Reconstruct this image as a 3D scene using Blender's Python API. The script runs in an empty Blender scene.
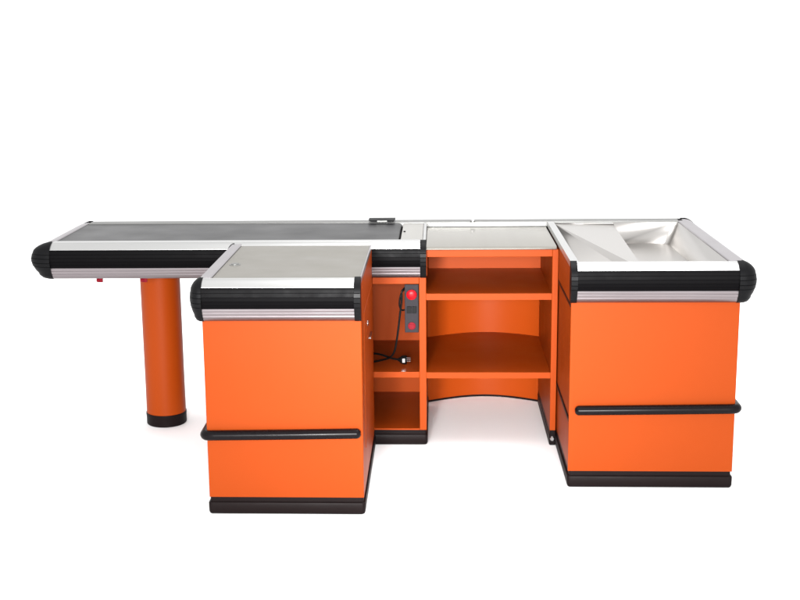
import bpy, bmesh, math
from mathutils import Vector, Matrix

sc = bpy.context.scene
COL = sc.collection

# ------------------------------------------------------------------ materials
def mat(name, col, rough=.5, metal=0., coat=0., spec=.5, bump=0., bscale=200., vary=0., vscale=3., aniso=0., stretch=(1, 1, 1), rvary=0.):
    m = bpy.data.materials.new(name); m.use_nodes = True
    nt = m.node_tree; b = nt.nodes['Principled BSDF']
    b.inputs['Base Color'].default_value = (*col, 1)
    b.inputs['Roughness'].default_value = rough
    b.inputs['Metallic'].default_value = metal
    b.inputs['Coat Weight'].default_value = coat
    b.inputs['Coat Roughness'].default_value = .15
    b.inputs['Specular IOR Level'].default_value = spec
    b.inputs['Anisotropic'].default_value = aniso
    tc = nt.nodes.new('ShaderNodeTexCoord')
    mp = nt.nodes.new('ShaderNodeMapping'); mp.inputs['Scale'].default_value = stretch
    nt.links.new(tc.outputs['Object'], mp.inputs['Vector'])
    if vary:
        n = nt.nodes.new('ShaderNodeTexNoise'); n.inputs['Scale'].default_value = vscale
        n.inputs['Detail'].default_value = 6
        nt.links.new(mp.outputs['Vector'], n.inputs['Vector'])
        mx = nt.nodes.new('ShaderNodeMix'); mx.data_type = 'RGBA'
        mx.inputs[6].default_value = (*[c*(1-vary) for c in col], 1)
        mx.inputs[7].default_value = (*[min(1, c*(1+vary)) for c in col], 1)
        nt.links.new(n.outputs['Fac'], mx.inputs[0]); nt.links.new(mx.outputs[2], b.inputs['Base Color'])
    if rvary:
        n3 = nt.nodes.new('ShaderNodeTexNoise'); n3.inputs['Scale'].default_value = vscale*2.3
        n3.inputs['Detail'].default_value = 8
        nt.links.new(mp.outputs['Vector'], n3.inputs['Vector'])
        r = nt.nodes.new('ShaderNodeMapRange'); r.inputs[1].default_value = .3; r.inputs[2].default_value = .7
        r.inputs[3].default_value = max(.02, rough-rvary); r.inputs[4].default_value = rough+rvary
        nt.links.new(n3.outputs['Fac'], r.inputs[0]); nt.links.new(r.outputs[0], b.inputs['Roughness'])
    if bump:
        n2 = nt.nodes.new('ShaderNodeTexNoise'); n2.inputs['Scale'].default_value = bscale
        nt.links.new(mp.outputs['Vector'], n2.inputs['Vector'])
        bp = nt.nodes.new('ShaderNodeBump'); bp.inputs['Strength'].default_value = bump; bp.inputs['Distance'].default_value = .001
        nt.links.new(n2.outputs['Fac'], bp.inputs['Height']); nt.links.new(bp.outputs['Normal'], b.inputs['Normal'])
    return m

ORANGE = mat('orange_powder_coat', (.238, .0330, .0022), .44, 0, 0, .08, bump=.06, bscale=420, vary=.05, vscale=1.4, rvary=.05)
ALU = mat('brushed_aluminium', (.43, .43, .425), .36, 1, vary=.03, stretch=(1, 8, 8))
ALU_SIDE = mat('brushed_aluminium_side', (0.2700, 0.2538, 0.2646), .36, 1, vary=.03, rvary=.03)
ALU_LOW = mat('shade_tinted_aluminium', (.23, .205, .212), .33, 1, vary=.03, rvary=.03)  # silver trim; underside shade and orange reflection put into the base colour
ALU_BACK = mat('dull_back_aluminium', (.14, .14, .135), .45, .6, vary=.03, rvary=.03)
BUMPER = mat('black_rubber_bumper', (.0018, .0016, .0019), .42, 0, 0, .03, rvary=.06, vscale=9)
CAP = mat('black_plastic_cap', (.004, .004, .0044), .42, 0, 0, .06, rvary=.06)
PLINTH = mat('brown_black_plinth', (.007, .0045, .0045), .45, 0, 0, .05, vary=.15, rvary=.05, vscale=6)
BAR = mat('black_bar', (.004, .003, .0036), .28, 0, 0, .09, rvary=.04, vscale=12)
BELT = mat('grey_conveyor_belt', (.0115, .0115, .0123), .36, 0, 0, .12, bump=.06, bscale=500, vary=.04, vscale=2, rvary=.04)
STEEL = mat('brushed_stainless_steel', (.32, .305, .275), .27, 1, vary=.07, stretch=(5, .25, 1), vscale=3)
TRAY = mat('polished_tray_steel', (.40, .385, .37), .34, 1, vary=.03, vscale=2)
LAMI = mat('grey_beige_worktop', (.122, .114, .098), .40, 0, 0, .25, vary=.03, vscale=3, rvary=.03)
PANEL = mat('dark_grey_panel', (.020, .018, .021), .5, 0, 0, .06, vary=.08)
RED = mat('red_plastic', (.27, .003, .007), .35, 0, 0, .12)
RED_DARK = mat('dark_red_plastic', (.14, .003, .009), .4, 0, 0, .08)
WHITE = mat('white_plastic', (.36, .36, .35), .35)
BLACK = mat('black_cord', (.004, .004, .004), .45, 0, 0, .08)
CHROME = mat('chrome_metal', (.45, .45, .45), .2, 1)
FLOOR = mat('white_studio_floor', (.93, .93, .93), .6, 0, 0, .2)

# ------------------------------------------------------------------ helpers
def fin(name, bm, m, parent=None, smooth=False, label=None):
    bmesh.ops.remove_doubles(bm, verts=bm.verts, dist=1e-6)
    bmesh.ops.recalc_face_normals(bm, faces=bm.faces)
    me = bpy.data.meshes.new(name); bm.to_mesh(me); bm.free()
    me.materials.append(m)
    if smooth:
        for p in me.polygons: p.use_smooth = True
        me.set_sharp_from_angle(angle=math.radians(35 if smooth is True else smooth))
    o = bpy.data.objects.new(name, me); COL.objects.link(o)
    if parent: o.parent = parent
    if label: o['label'] = label
    return o

def box(bm, x0, x1, y0, y1, z0, z1, bev=.0015):
    vs = [bm.verts.new((x, y, z)) for x in (x0, x1) for y in (y0, y1) for z in (z0, z1)]
    fs = [bm.faces.new([vs[i] for i in q]) for q in ((0, 1, 3, 2), (4, 6, 7, 5), (0, 4, 5, 1), (2, 3, 7, 6), (0, 2, 6, 4), (1, 5, 7, 3))]
    if bev:
        es = list({e for f in fs for e in f.edges})
        bmesh.ops.bevel(bm, geom=es, offset=bev, segments=2, affect='EDGES', profile=.5)

def prism(bm, pts, f0, f1):
    """polygon pts placed by two functions (ends), joined and capped"""
    a = [bm.verts.new(f0(*p)) for p in pts]; b = [bm.verts.new(f1(*p)) for p in pts]
    n = len(pts)
    for i in range(n): bm.faces.new((a[i], a[(i+1) % n], b[(i+1) % n], b[i]))
    bm.faces.new(a); bm.faces.new(list(reversed(b)))

def sweep(bm, pts, frames):
    """closed profile pts (o,z); frames = list of functions"""
    rings = [[bm.verts.new(f(*p)) for p in pts] for f in frames]
    n = len(pts)
    for r, s in zip(rings, rings[1:]):
        for i in range(n): bm.faces.new((r[i], r[(i+1) % n], s[(i+1) % n], s[i]))
    bm.faces.new(rings[0]); bm.faces.new(list(reversed(rings[-1])))

def rr(x0, x1, y0, y1, r, o, k=5):
    """rounded rectangle grown by o"""
    out = []
    for cx, cy, a0 in ((x1-r, y1-r, 0), (x0+r, y1-r, 90), (x0+r, y0+r, 180), (x1-r, y0+r, 270)):
        for i in range(k+1):
            a = math.radians(a0+90*i/k)
            out.append((cx+(r+o)*math.cos(a), cy+(r+o)*math.sin(a)))
    return out

def loft(bm, rect, r, prof):
    rings = [[bm.verts.new((x, y, z)) for x, y in rr(*rect, r, o)] for o, z in prof]
    n = len(rings[0])
    for a, b in zip(rings, rings[1:]):
        for i in range(n): bm.faces.new((a[i], a[(i+1) % n], b[(i+1) % n], b[i]))
    bm.faces.new(rings[0]); bm.faces.new(list(reversed(rings[-1])))

def tube(bm, pts, r, seg=14, ends=True):
    pts = [Vector(p) for p in pts]; rings = []
    T = [(pts[min(i+1, len(pts)-1)]-pts[max(i-1, 0)]).normalized() for i in range(len(pts))]
    path = [(p, t, r) for p, t in zip(pts, T)]
    if ends:
        pre = [(pts[0]-T[0]*r*s, T[0], r*c) for s, c in ((.75, .45), (.5, .8), (.2, .96))]
        post = [(pts[-1]+T[-1]*r*s, T[-1], r*c) for s, c in ((.2, .96), (.5, .8), (.75, .45))]
        path = pre+path+post
    for p, t, q in path:
        u = t.cross(Vector((0, 0, 1)))
        if u.length < .05: u = t.cross(Vector((0, 1, 0)))
        u.normalize(); w = u.cross(t)
        rings.append([bm.verts.new(p+u*q*math.cos(2*math.pi*k/seg)+w*q*math.sin(2*math.pi*k/seg)) for k in range(seg)])
    for a, b in zip(rings, rings[1:]):
        for i in range(seg): bm.faces.new((a[i], a[(i+1) % seg], b[(i+1) % seg], b[i]))
    bm.faces.new(rings[0]); bm.faces.new(list(reversed(rings[-1])))

def cyl(bm, c, axis, prof, seg=24):
    """lathe: prof = (distance along axis, radius)"""
    c = Vector(c); t = Vector(axis).normalized()
    u = t.cross(Vector((0, 0, 1)));
    if u.length < .05: u = Vector((1, 0, 0))
    u.normalize(); w = t.cross(u); rings = []
    for d, r in prof:
        rings.append([bm.verts.new(c+t*d+u*r*math.cos(2*math.pi*k/seg)+w*r*math.sin(2*math.pi*k/seg)) for k in range(seg)])
    for a, b in zip(rings, rings[1:]):
        for i in range(seg): bm.faces.new((a[i], a[(i+1) % seg], b[(i+1) % seg], b[i]))
    bm.faces.new(rings[0]); bm.faces.new(list(reversed(rings[-1])))

def spline(ctrl, n=10):
    P = [Vector(c) for c in ctrl]; P = [P[0]*2-P[1]]+P+[P[-1]*2-P[-2]]; out = []
    for i in range(1, len(P)-2):
        for k in range(n):
            t = k/n; a, b, c, d = P[i-1:i+3]
            out.append(.5*((2*b)+(c-a)*t+(2*a-5*b+4*c-d)*t*t+(3*b-a-3*c+d)*t**3))
    out.append(P[-2]); return out

# rail profile, (outward offset, height)
def p_top(inner=0.0):
    return [(-inner-.006, .832), (-inner-.006, .850), (-inner-.003, .853), (.004, .853), (.0055, .8515), (.009, .8515), (.022, .845), (.034, .8365), (.042, .8285), (.0425, .8245), (.0, .8245)]
P_BLK = [(.0, .8242), (.0427, .8243), (.0430, .8278), (.0455, .8275), (.0475, .824), (.0488, .8102), (.0480, .8095), (.0490, .8088), (.0512, .7962), (.0504, .7955), (.0514, .7948), (.0514, .7822), (.0504, .7815), (.0510, .7808), (.0485, .7682), (.0476, .7675), (.0482, .7668), (.0435, .754), (.0, .754)]
P_LOW = [(.0, .7535), (.042, .7535), (.044, .749), (.042, .743), (.039, .7405), (.040, .738), (.036, .729), (.032, .7265), (.033, .724), (.026, .713), (.016, .7065), (.0, .7065)]
P_CAP = [(-.006, .706), (.014, .7045), (.027, .7105), (.036, .7225), (.0385, .732), (.044, .741), (.0475, .7495), (.0505, .758), (.049, .7595), (.0525, .761), (.0545, .774), (.0525, .7755), (.0555, .777), (.056, .792), (.0535, .7935), (.055, .795), (.053, .808), (.0505, .8095), (.0515, .811), (.048, .824), (.042, .833), (.034, .841), (.022, .849), (.008, .8545), (-.006, .8560)]

def rail_x(par, x0, x1, y, s, inner, m1=None, m2=None, names=('top_rail', 'bumper_strip', 'lower_trim')):
    """rail running along x, outward direction s (-1 towards the viewer)"""
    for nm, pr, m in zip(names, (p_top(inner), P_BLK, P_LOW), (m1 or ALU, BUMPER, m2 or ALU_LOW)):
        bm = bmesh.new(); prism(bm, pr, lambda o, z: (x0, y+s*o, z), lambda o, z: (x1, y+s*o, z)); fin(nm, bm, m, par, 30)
def rail_y(par, y0, y1, x, s, inner, m1=None, k=1.):
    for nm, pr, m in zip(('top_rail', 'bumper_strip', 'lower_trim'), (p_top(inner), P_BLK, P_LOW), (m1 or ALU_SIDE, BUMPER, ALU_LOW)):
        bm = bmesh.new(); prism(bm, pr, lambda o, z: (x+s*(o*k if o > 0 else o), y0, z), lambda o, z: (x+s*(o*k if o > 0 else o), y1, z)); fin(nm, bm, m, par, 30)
def corner(par, cx, cy, sx, sy, kx=1., ky=1., lx=.0, ly=.0):
    """corner cap: quarter sweep round (cx,cy); lx, ly = straight skirts along each rail"""
    fr = []
    N = 14
    if lx: fr.append(lambda o, z: (cx-sx*lx, cy+sy*o*ky, z))
    for i in range(N+1):
        a = math.pi/2*i/N
        fr.append(lambda o, z, a=a: (cx+sx*o*kx*math.sin(a), cy+sy*o*ky*math.cos(a), z))
    if ly: fr.append(lambda o, z: (cx+sx*o*kx, cy-sy*ly, z))
    pr = [(max(o, .0004), z) for o, z in P_CAP]
    bm = bmesh.new(); sweep(bm, pr, fr); return fin('corner_cap', bm, CAP, par, 40)
def endcap(par, x0, x1, y, s):
    bm = bmesh.new(); prism(bm, P_CAP, lambda o, z: (x0, y+s*o, z), lambda o, z: (x1, y+s*o, z)); return fin('end_cap', bm, CAP, par, 30)

def plinth(par, x0, x1, y0, y1):
    bm = bmesh.new()
    loft(bm, (x0, x1, y0, y1), .008, [(-.004, .0), (.001, .003), (.004, .010), (.0045, .040), (.003, .0435), (.0, .045), (-.003, .047), (-.003, .0635)])
    return fin('plinth', bm, PLINTH, par, 40)

# ------------------------------------------------------------------ dimensions
XL0, XL1, YL = -.811, -.262, 4.158
XR0, XR1, YR = .480, 1.083, 4.444
YC, YB = 4.930, 5.505
XC0, XC1 = -1.563, -.048
ZB = .0636

root = bpy.data.objects.new('checkout_counter', None); COL.objects.link(root)
root.empty_display_size = .2
root['label'] = 'orange supermarket checkout counter with black bumpers, silver rails and a grey conveyor belt'
root['category'] = 'checkout counter'
root.location = (0, 0, 0)

# ------------------------------------------------------------------ conveyor
bm = bmesh.new()
box(bm, XC0+.001, XC1-.004, YC+.003, YB-.003, .712, .817, .002)
conv = fin('conveyor', bm, ALU_LOW, root)
rail_x(conv, XC0+.004, XC1-.023, YC, -1, .030)
endcap(conv, XC1-.0225, XC1+.001, YC, -1)
corner(conv, XC0, YC, -1, -1, 1.55, 1.04, .004, .012)
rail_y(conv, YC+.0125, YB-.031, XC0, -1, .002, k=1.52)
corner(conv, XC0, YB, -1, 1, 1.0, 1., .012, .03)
# belt with rollers at both ends
bm = bmesh.new()
pts = []
xa, xb = XC0-.010, -.156
for i in range(9):
    a = math.radians(180*i/8); pts.append((xa+.0-.016*math.sin(a)+.016, .8335+.016*math.cos(a)))
pr = [(x, z) for x, z in pts]
for i in range(9):
    a = math.radians(180*i/8); pr.append((xb-.016+.016*math.sin(a), .8335-.016*math.cos(a)))
prism(bm, pr, lambda x, z: (x, YC+.038, z), lambda x, z: (x, YB-.068, z))
fin('belt', bm, BELT, conv, 30)
bm = bmesh.new(); box(bm, -.150, -.062, YC+.0365, YB-.0765, .8175, .8480, .001); fin('end_plate', bm, STEEL, conv)
bm = bmesh.new(); box(bm, -.0605, -.0485, YC+.0005, YB-.0765, .8175, .8500, .001); fin('edge_strip', bm, ALU, conv)
bm = bmesh.new(); cyl(bm, (-.140, 5.20, .8480), (0, 0, 1), [(0, .005), (.002, .005), (.003, .003)], 12); fin('screw', bm, CAP, conv)
for x in (-1.372, -1.19):
    bm = bmesh.new()
    box(bm, x-.010, x+.012, YC-.006, YC+.001, .6885, .709, .002)
    cyl(bm, (x-.013, YC-.003, .697), (1, 0, 0), [(0, .007), (.012, .007)], 10)
    fin('mounting_bolt', bm, RED_DARK, conv)

# back rail over the whole length
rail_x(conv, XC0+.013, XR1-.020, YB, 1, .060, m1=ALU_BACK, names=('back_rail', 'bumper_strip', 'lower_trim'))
# folding clip at the back rail
bm = bmesh.new()
prism(bm, [(-.303, .8665), (-.187, .8665), (-.187, .8630), (-.205, .8535), (-.285, .8535), (-.303, .8630)], lambda x, z: (x, 5.425, z), lambda x, z: (x, 5.485, z))
cl = fin('belt_stop_bracket', bm, CAP, conv)
bm = bmesh.new(); box(bm, -.266, -.222, 5.4215, 5.4248, .856, .8625, .0005); fin('bracket_plate', bm, ALU_BACK, cl)
bm = bmesh.new(); cyl(bm, (.152, 5.436, .853), (0, 0, 1), [(0, .011), (.006, .011), (.009, .007)], 16); fin('rail_knob', bm, CHROME, conv, True)

# ------------------------------------------------------------------ support column
bm = bmesh.new(); cyl(bm, (-1.195, 5.232, .0), (0, 0, 1), [(.052, .0825), (.052, .0850), (.7115, .0850)], 64)
col = fin('support_column', bm, ORANGE, root, True)
bm = bmesh.new(); cyl(bm, (-1.195, 5.232, .0), (0, 0, 1), [(0, .083), (.004, .0865), (.040, .0870), (.044, .0880), (.052, .0875), (.0535, .084)], 64)
fin('foot_ring', bm, PLINTH, col, True)

# ------------------------------------------------------------------ drive cabinet under the belt
bm = bmesh.new()
XD0 = -.72; XO = -.076
box(bm, XO, XC1, YC, 5.538, ZB, .7055)                                  # right side wall and post
box(bm, XD0, XD0+.02, YC+.002, 5.495, ZB, .7055)
box(bm, XD0+.021, XO-.0005, YC, YC+.022, .677, .7055)                    # top beam
box(bm, XD0+.021, XO-.0005, YC+.0225, 5.470, .690, .7050, 0)
box(bm, XD0+.021, XO-.0005, 5.474, 5.492, ZB, .7045, 0)                  # back
box(bm, XD0+.021, XO-.0005, YC+.0005, 5.4735, ZB, ZB+.006, .0005)             # bottom
drv = fin('drive_cabinet', bm, ORANGE, root)
bm = bmesh.new(); box(bm, XD0+.021, XO-.0005, YC+.0010, 5.4735, .2865, .311); fin('shelf', bm, ORANGE, drv)
plinth(drv, XD0, XC1, YC, 5.49)

# control panel + cord
bm = bmesh.new(); box(bm, -.1345, -.0785, YC+.010, YC+.075, .474, .6730, .002)
cp = fin('control_panel', bm, PANEL, root)
bm = bmesh.new(); cyl(bm, (-.1065, YC+.010, .634), (0, -1, 0), [(0, .012), (.010, .012), (.010, .020), (.018, .021), (.022, .016), (.023, .004)], 28); fin('emergency_button', bm, RED, cp, True)
bm = bmesh.new()
box(bm, -.126, -.108, YC+.004, YC+.0097, .555, .583, .001); box(bm, -.104, -.087, YC+.004, YC+.0097, .555, .583, .001)
fin('socket', bm, BLACK, cp)
bm = bmesh.new()
cyl(bm, (-.1065, YC+.010, .502), (0, -1, 0), [(0, .0155), (.004, .0155), (.005, .013)], 24)
box(bm, -.116, -.097, YC+.001, YC+.0055, .495, .509, .001)
fin('rocker_switch', bm, RED_DARK, cp)
bm = bmesh.new()
c1 = spline([(-.135, YC+.045, .652), (-.146, YC+.03, .640), (-.1475, YC+.03, .60), (-.153, YC+.03, .560), (-.160, YC+.03, .50), (-.170, YC+.035, .43), (-.180, YC+.045, .385), (-.198, YC+.07, .355), (-.230, YC+.10, .336), (-.275, YC+.13, .3200), (-.33, YC+.16, .3200), (-.345, YC+.20, .3200), (-.31, YC+.215, .3200), (-.275, YC+.18, .3420), (-.235, YC+.15, .3440), (-.195, YC+.13, .3350), (-.163, YC+.115, .3330)])
tube(bm, c1, .0042, 10)
c2 = spline([(-.135, YC+.05, .648), (-.150, YC+.035, .628), (-.157, YC+.035, .588), (-.149, YC+.04, .562), (-.135, YC+.05, .560)])
tube(bm, c2, .0035, 10)
cord = fin('power_cord', bm, BLACK, root, True)
bm = bmesh.new(); cyl(bm, (-.167, YC+.116, .333), (1, -.15, .0), [(0, .006), (.008, .010), (.014, .017), (.034, .019), (.036, .017)], 20)
plug = fin('plug', bm, BLACK, cord, True)
bm = bmesh.new()
for dx, dz in ((0, .007), (0, -.007), (0, 0)):
    cyl(bm, (-.131, YC+.1105, .334+dz), (1, -.15, 0), [(0, .0028), (.017, .0028)], 8)
box(bm, -.150, -.136, YC+.089, YC+.0945, .325, .344, .002)
fin('plug_pins', bm, CHROME, plug)

# ------------------------------------------------------------------ shelf unit between the cabinets
def yback(x):
    t = (x-XC1)/(.479-XC1); return 5.540+.100*math.sin(math.pi*min(1, max(0, t)))
bm = bmesh.new()
box(bm, .4555, .4790, YC, 5.535, ZB, .8150)                               # right wall
box(bm, XC1+.0005, .4550, YC, YC+.024, .7865, .8150)                      # top beam
box(bm, XC1+.0012, XC1+.0045, YC+.020, 5.535, .7060, .7860, .0005)
su = fin('shelf_unit', bm, ORANGE, root)
bm = bmesh.new(); N = 28
xs = [XC1-.020+(.499-XC1)*i/N for i in range(N+1)]
prism(bm, [(x, yback(x)) for x in xs]+[(x, yback(x)+.014) for x in reversed(xs)], lambda x, y: (x, y, .001), lambda x, y: (x, y, .820))
bp = fin('curved_back_panel', bm, ORANGE, su, True)
bm = bmesh.new(); prism(bm, [(x, yback(x)-.003) for x in xs]+[(x, yback(x)-.0002) for x in reversed(xs)], lambda x, y: (x, y, .0005), lambda x, y: (x, y, .009))
fin('kick_strip', bm, PLINTH, su, True)
for z0, z1 in ((.6105, .6365), (.2840, .3090)):
    bm = bmesh.new()
    xs = [XC1+.0005+(.4550-XC1-.0005)*i/N for i in range(N+1)]
    prism(bm, [(xs[0], YC+.001)]+[(xs[-1], YC+.001)]+[(x, yback(x)-.0005) for x in reversed(xs)], lambda x, y: (x, y, z0), lambda x, y: (x, y, z1))
    fin('shelf', bm, ORANGE, su, 30)
bm = bmesh.new(); box(bm, XC1+.006, .4550, 5.488, 5.500, .6368, .8150, .0005); fin('upper_back_panel', bm, ORANGE, su)
bm = bmesh.new()
pr = [(YC-.008, .8155), (YC-.012, .818), (YC-.013, .823), (YC-.010, .8285), (YC-.003, .8305), (5.4300, .8305), (5.4300, .8155)]
prism(bm, pr, lambda y, z: (XC1+.002, y, z), lambda y, z: (.4700, y, z)); fin('countertop', bm, STEEL, su, 30)
bm = bmesh.new()
loft(bm, (.4555, .4790, YC, 5.53), .004, [(-.002, 0), (.001, .003), (.002, .045), (.0, .047), (0, .0635)]); wp = fin('plinth', bm, PLINTH, su)
bm = bmesh.new(); cyl(bm, (.467, YC-.001, .030), (0, -1, 0), [(0, .010), (.005, .010), (.008, .006)], 16); fin('foot_bolt', bm, CHROME, su, True)

# ------------------------------------------------------------------ cash cabinet (near left)
bm = bmesh.new()
loft(bm, (XL0, XL1, YL, YC-.056), .003, [(0, ZB), (0, .8300)])
box(bm, XL0+.001, XL1-.001, YC-.0565, YC-.001, ZB+.001, .7040, 0)
cash = fin('cash_cabinet', bm, ORANGE, root)
rail_x(cash, XL0+.0095, XL1-.0215, YL, -1, .000)
endcap(cash, XL1-.0210, XL1+.0005, YL, -1)
corner(cash, XL0, YL, -1, -1, .68, 1.03, .009, .012)
rail_y(cash, YL+.0125, YC-.060, XL0, -1, .028, k=.5)
bm = bmesh.new(); prism(bm, [(o*.56, z) for o, z in P_CAP], lambda o, z: (XL0-o, YC-.0595, z), lambda o, z: (XL0-o, YC-.0555, z)); fin('end_cap', bm, CAP, cash)
bm = bmesh.new(); box(bm, XL0+.0345, XL1-.005, YL+.0065, YC-.072, .8305, .8470, .001); fin('worktop', bm, LAMI, cash)
bm = bmesh.new(); box(bm, XL1-.0045, XL1+.0005, YL+.0015, YC-.072, .8305, .8490, .0008); fin('edge_trim', bm, ALU_SIDE, cash)
bm = bmesh.new(); cyl(bm, (-.737, 4.443, .847), (0, 0, 1), [(0, .021), (.0015, .0205), (.002, .014), (.005, .013), (.006, .005)], 28); fin('cable_grommet', bm, ALU_BACK, cash, True)
def bar(par, pts, r=.0178):
    bm = bmesh.new(); tube(bm, pts, r, 18); return fin('bumper_bar', bm, BAR, par, True)
def arc(cx, cy, z, r, a0, a1, n=7): return [(cx+r*math.cos(math.radians(a0+(a1-a0)*i/n)), cy+r*math.sin(math.radians(a0+(a1-a0)*i/n)), z) for i in range(n+1)]
bar(cash, [(-.283, YL-.0150, .3040), (-.50, YL-.0150, .3000), (XL0+.03, YL-.0150, .2960)]+arc(XL0+.012, YL+.003, .2955, .018, -90, -180)[1:]+[(XL0-.006, YL+.05, .2955), (XL0-.006, YC-.10, .2955)])
plinth(cash, XL0, XL1, YL, YC-.004)
bm = bmesh.new(); cyl(bm, (XL1, 4.487, .619), (1, 0, 0), [(0, .011), (.004, .011), (.006, .008)], 18); fin('lock', bm, CHROME, cash, True)
bm = bmesh.new(); box(bm, XL1+.0003, XL1+.010, 4.560, 4.660, .540, .547, .002); fin('door_pull', bm, CHROME, cash)
bm = bmesh.new(); box(bm, XL1-.001, XL1+.0018, 4.30, 4.838, .20, .70, .0008); fin('side_door', bm, ORANGE, cash)
bm = bmesh.new(); box(bm, XL1+.0002, XL1+.0014, 4.8395, 4.8480, .195, .312, .0); fin('door_gap', bm, BLACK, cash)

# ------------------------------------------------------------------ bagging cabinet (near right)
bm = bmesh.new()
loft(bm, (XR0+.030, XR1, YR+.012, YB+.010), .003, [(0, ZB), (0, .7200)])
loft(bm, (XR0, XR1, YR, YR+.0115), .002, [(0, ZB), (0, .8300)])            # front panel
box(bm, XR0, XR0+.014, YR+.012, YC-.001, .6950, .8300, .001)               # upper side band
box(bm, XR0+.0145, XR0+.0295, YR+.012, YB, .722, .8300, 0)
box(bm, XR1-.014, XR1, YR+.012, YB+.010, .7205, .8300, .001)
box(bm, XR0+.03, XR1-.0145, YB-.004, YB+.010, .7205, .8300, 0)
bag = fin('bagging_cabinet', bm, ORANGE, root)
bm = bmesh.new(); box(bm, XR0+.004, XR0+.0295, YR+.013, YC+.40, .262, .683, .001); fin('side_panel', bm, ORANGE, bag)
bm = bmesh.new(); box(bm, XR0+.004, XR0+.0295, YR+.013, YC+.40, ZB+.001, .250, .001); fin('side_panel', bm, ORANGE, bag)
bm = bmesh.new(); box(bm, XR0-.0012, XR0+.0290, YR+.0125, YC+.39, .6835, .6945, 0); fin('gap_shade_strip', bm, CAP, bag)  # black strips stand in for the shade in the side panel gaps
bm = bmesh.new(); box(bm, XR0-.0006, XR0+.0290, YR+.0125, YC+.39, .2505, .2615, 0); fin('gap_shade_strip', bm, CAP, bag)
rail_x(bag, XR0+.0175, XR1-.0180, YR, -1, .000)
endcap(bag, XR0-.006, XR0+.0170, YR, -1)
corner(bag, XR1, YR, 1, -1, .95, 1.03, .0175, .012)
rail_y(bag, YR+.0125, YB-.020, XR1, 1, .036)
corner(bag, XR1, YB, 1, 1, .9, 1., .0195, .0195)
bm = bmesh.new(); prism(bm, [(0, .853), (.020, .853), (.030, .850), (.030, .831), (0, .831)], lambda x, z: (XR0-.004+x, YR+.0065, z), lambda x, z: (XR0-.004+x, YB-.0745, z)); fin('side_rim', bm, ALU, bag)
# sunken tray
bm = bmesh.new()
T0, T1, yf, yk = XR0+.0265, XR1-.0425, YR+.0065, YB-.0750
zt, zf = .847, .755
V = lambda x, y, z: bm.verts.new((x, y, z))
def quad(*p): bm.faces.new([V(*q) for q in p])
rx = .752
A = (T0, yk, zt-.004); D = (T0, yf, zt); Bq = (rx+.010, yk, zt-.010); Cq = (rx-.012, yf, .822)
Eq = (.718, yf, .790)
quad(A, D, Eq)                                                            # left flank
quad(A, Eq, Cq); quad(A, Cq, Bq)                                           # slide
quad((T0, yk, zt), A, Bq, (rx+.010, yk, zt))
b0 = (rx+.030, yk-.004, zf); b1 = (rx+.012, yf, zf)
quad(Bq, Cq, b1, b0)                                                      # drop of the ridge
xr = T1-.040; R = .030
n = 6
# basin floor, back wall and right wall with rounded corner
fl = [b1, b0]
arcp = [(xr-R+R*math.cos(math.radians(90-90*i/n)), yk-.004-R+R*math.sin(math.radians(90-90*i/n))) for i in range(n+1)]
low = [(x, y, zf) for x, y in arcp]+[(xr, yf, zf)]
bm.faces.new([V(*q) for q in [b1, b0]+low])
topb = [(T1-R*.4+R*.4*math.cos(math.radians(90-90*i/n)), yk-R*.4+R*.4*math.sin(math.radians(90-90*i/n)), zt) for i in range(n+1)]+[(T1, yf, zt)]
quad(b0, Bq, (rx+.010, yk, zt)) if False else None
quad(b0, (rx+.010, yk, zt), topb[0], low[0])
for i in range(len(low)-1): quad(low[i], topb[i], topb[i+1], low[i+1])
quad(D, Eq, (Eq[0], yf, zt)); quad(Eq, Cq, (Cq[0], yf, zt), (Eq[0], yf, zt)); quad(Cq, b1, (xr, yf, zf), (T1, yf, zt), (Cq[0], yf, zt))
bmesh.ops.remove_doubles(bm, verts=bm.verts, dist=1e-5)
tray = fin('bagging_tray', bm, TRAY, bag, 24)
bmesh_mod = tray.modifiers.new('thick', 'SOLIDIFY'); bmesh_mod.thickness = .0012; bmesh_mod.offset = 0
bar(bag, [(XR0+.034, YR-.0150, .3015), (.8, YR-.0150, .3050), (XR1-.03, YR-.0150, .3085)]+arc(XR1-.012, YR+.003, .309, .018, -90, 0)[1:]+[(XR1+.006, YR+.05, .309), (XR1+.006, YB-.05, .309)])
plinth(bag, XR0+.002, XR1-.002, YR, YB+.008)

# ------------------------------------------------------------------ floor
bm = bmesh.new()
vs = [bm.verts.new((400*math.cos(2*math.pi*i/64), 400*math.sin(2*math.pi*i/64), 0)) for i in range(64)]
bm.faces.new(vs)
fl = fin('floor', bm, FLOOR); fl['kind'] = 'structure'

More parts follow.
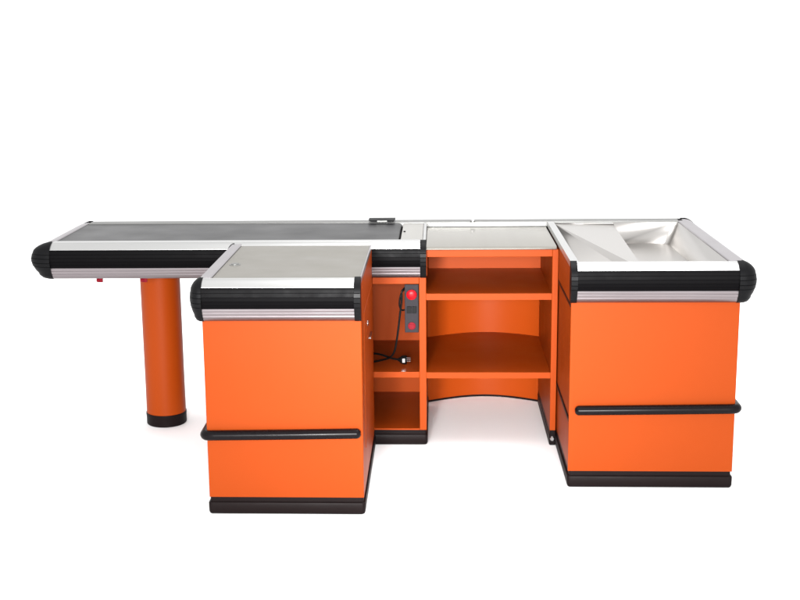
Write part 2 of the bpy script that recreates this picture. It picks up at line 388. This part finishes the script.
# ------------------------------------------------------------------ light
w = bpy.data.worlds.new('World'); sc.world = w; w.use_nodes = True
w.node_tree.nodes['Background'].inputs[0].default_value = (1, 1, 1, 1)
w.node_tree.nodes['Background'].inputs[1].default_value = 1.5
def area(name, loc, aim, size, power, col=(1, 1, 1)):
    l = bpy.data.lights.new(name, 'AREA'); l.shape = 'RECTANGLE'; l.size, l.size_y = size; l.energy = power; l.color = col
    o = bpy.data.objects.new(name, l); COL.objects.link(o); o.location = loc
    o.rotation_euler = (Vector(aim)-Vector(loc)).to_track_quat('-Z', 'Y').to_euler(); return o
area('softbox_key', (.1, -5.5, 2.35), (.1, 5.0, .5), (2.2, 1.6), 1750)
n_ = area('notch_fill', (-.7, -1.0, 1.45), (.17, 5.35, .50), (.5, .4), 11); n_.data.spread = math.radians(22)  # added fill with narrow spread, brightens the shelf cavities
area('top_fill', (.6, 5.2, 4.4), (0, 5.2, .3), (3.0, 2.0), 150)  # added overhead fill, helps keep the floor white

# ------------------------------------------------------------------ camera
cam = bpy.data.cameras.new('camera'); co = bpy.data.objects.new('camera', cam); COL.objects.link(co); sc.camera = co
F, P, A_, R_, CX = 1250.298, .209, -.0509, -.0129, 375.5893
c, s = math.cos(A_), math.sin(A_)
right0 = Vector((c, -s, 0)); f0 = Vector((s, c, 0)); Z = Vector((0, 0, 1))
fwd = f0*math.cos(P)-Z*math.sin(P); up = f0*math.sin(P)+Z*math.cos(P)
c, s = math.cos(R_), math.sin(R_)
r2 = right0*c+up*s; u2 = up*c-right0*s
co.matrix_world = Matrix.Translation((-.0006, 0, 1.6586)) @ Matrix((r2, u2, -fwd)).transposed().to_4x4()
cam.sensor_width = 36; cam.lens = F/800*36; cam.shift_x = (400-CX)/800
cam.clip_start = .05; cam.clip_end = 1000
sc.render.resolution_x, sc.render.resolution_y = 1024, 768
sc.render.engine = 'CYCLES'
sc.view_settings.view_transform = 'Standard'; sc.view_settings.look = 'None'
sc.view_settings.exposure = 0; sc.view_settings.gamma = 1
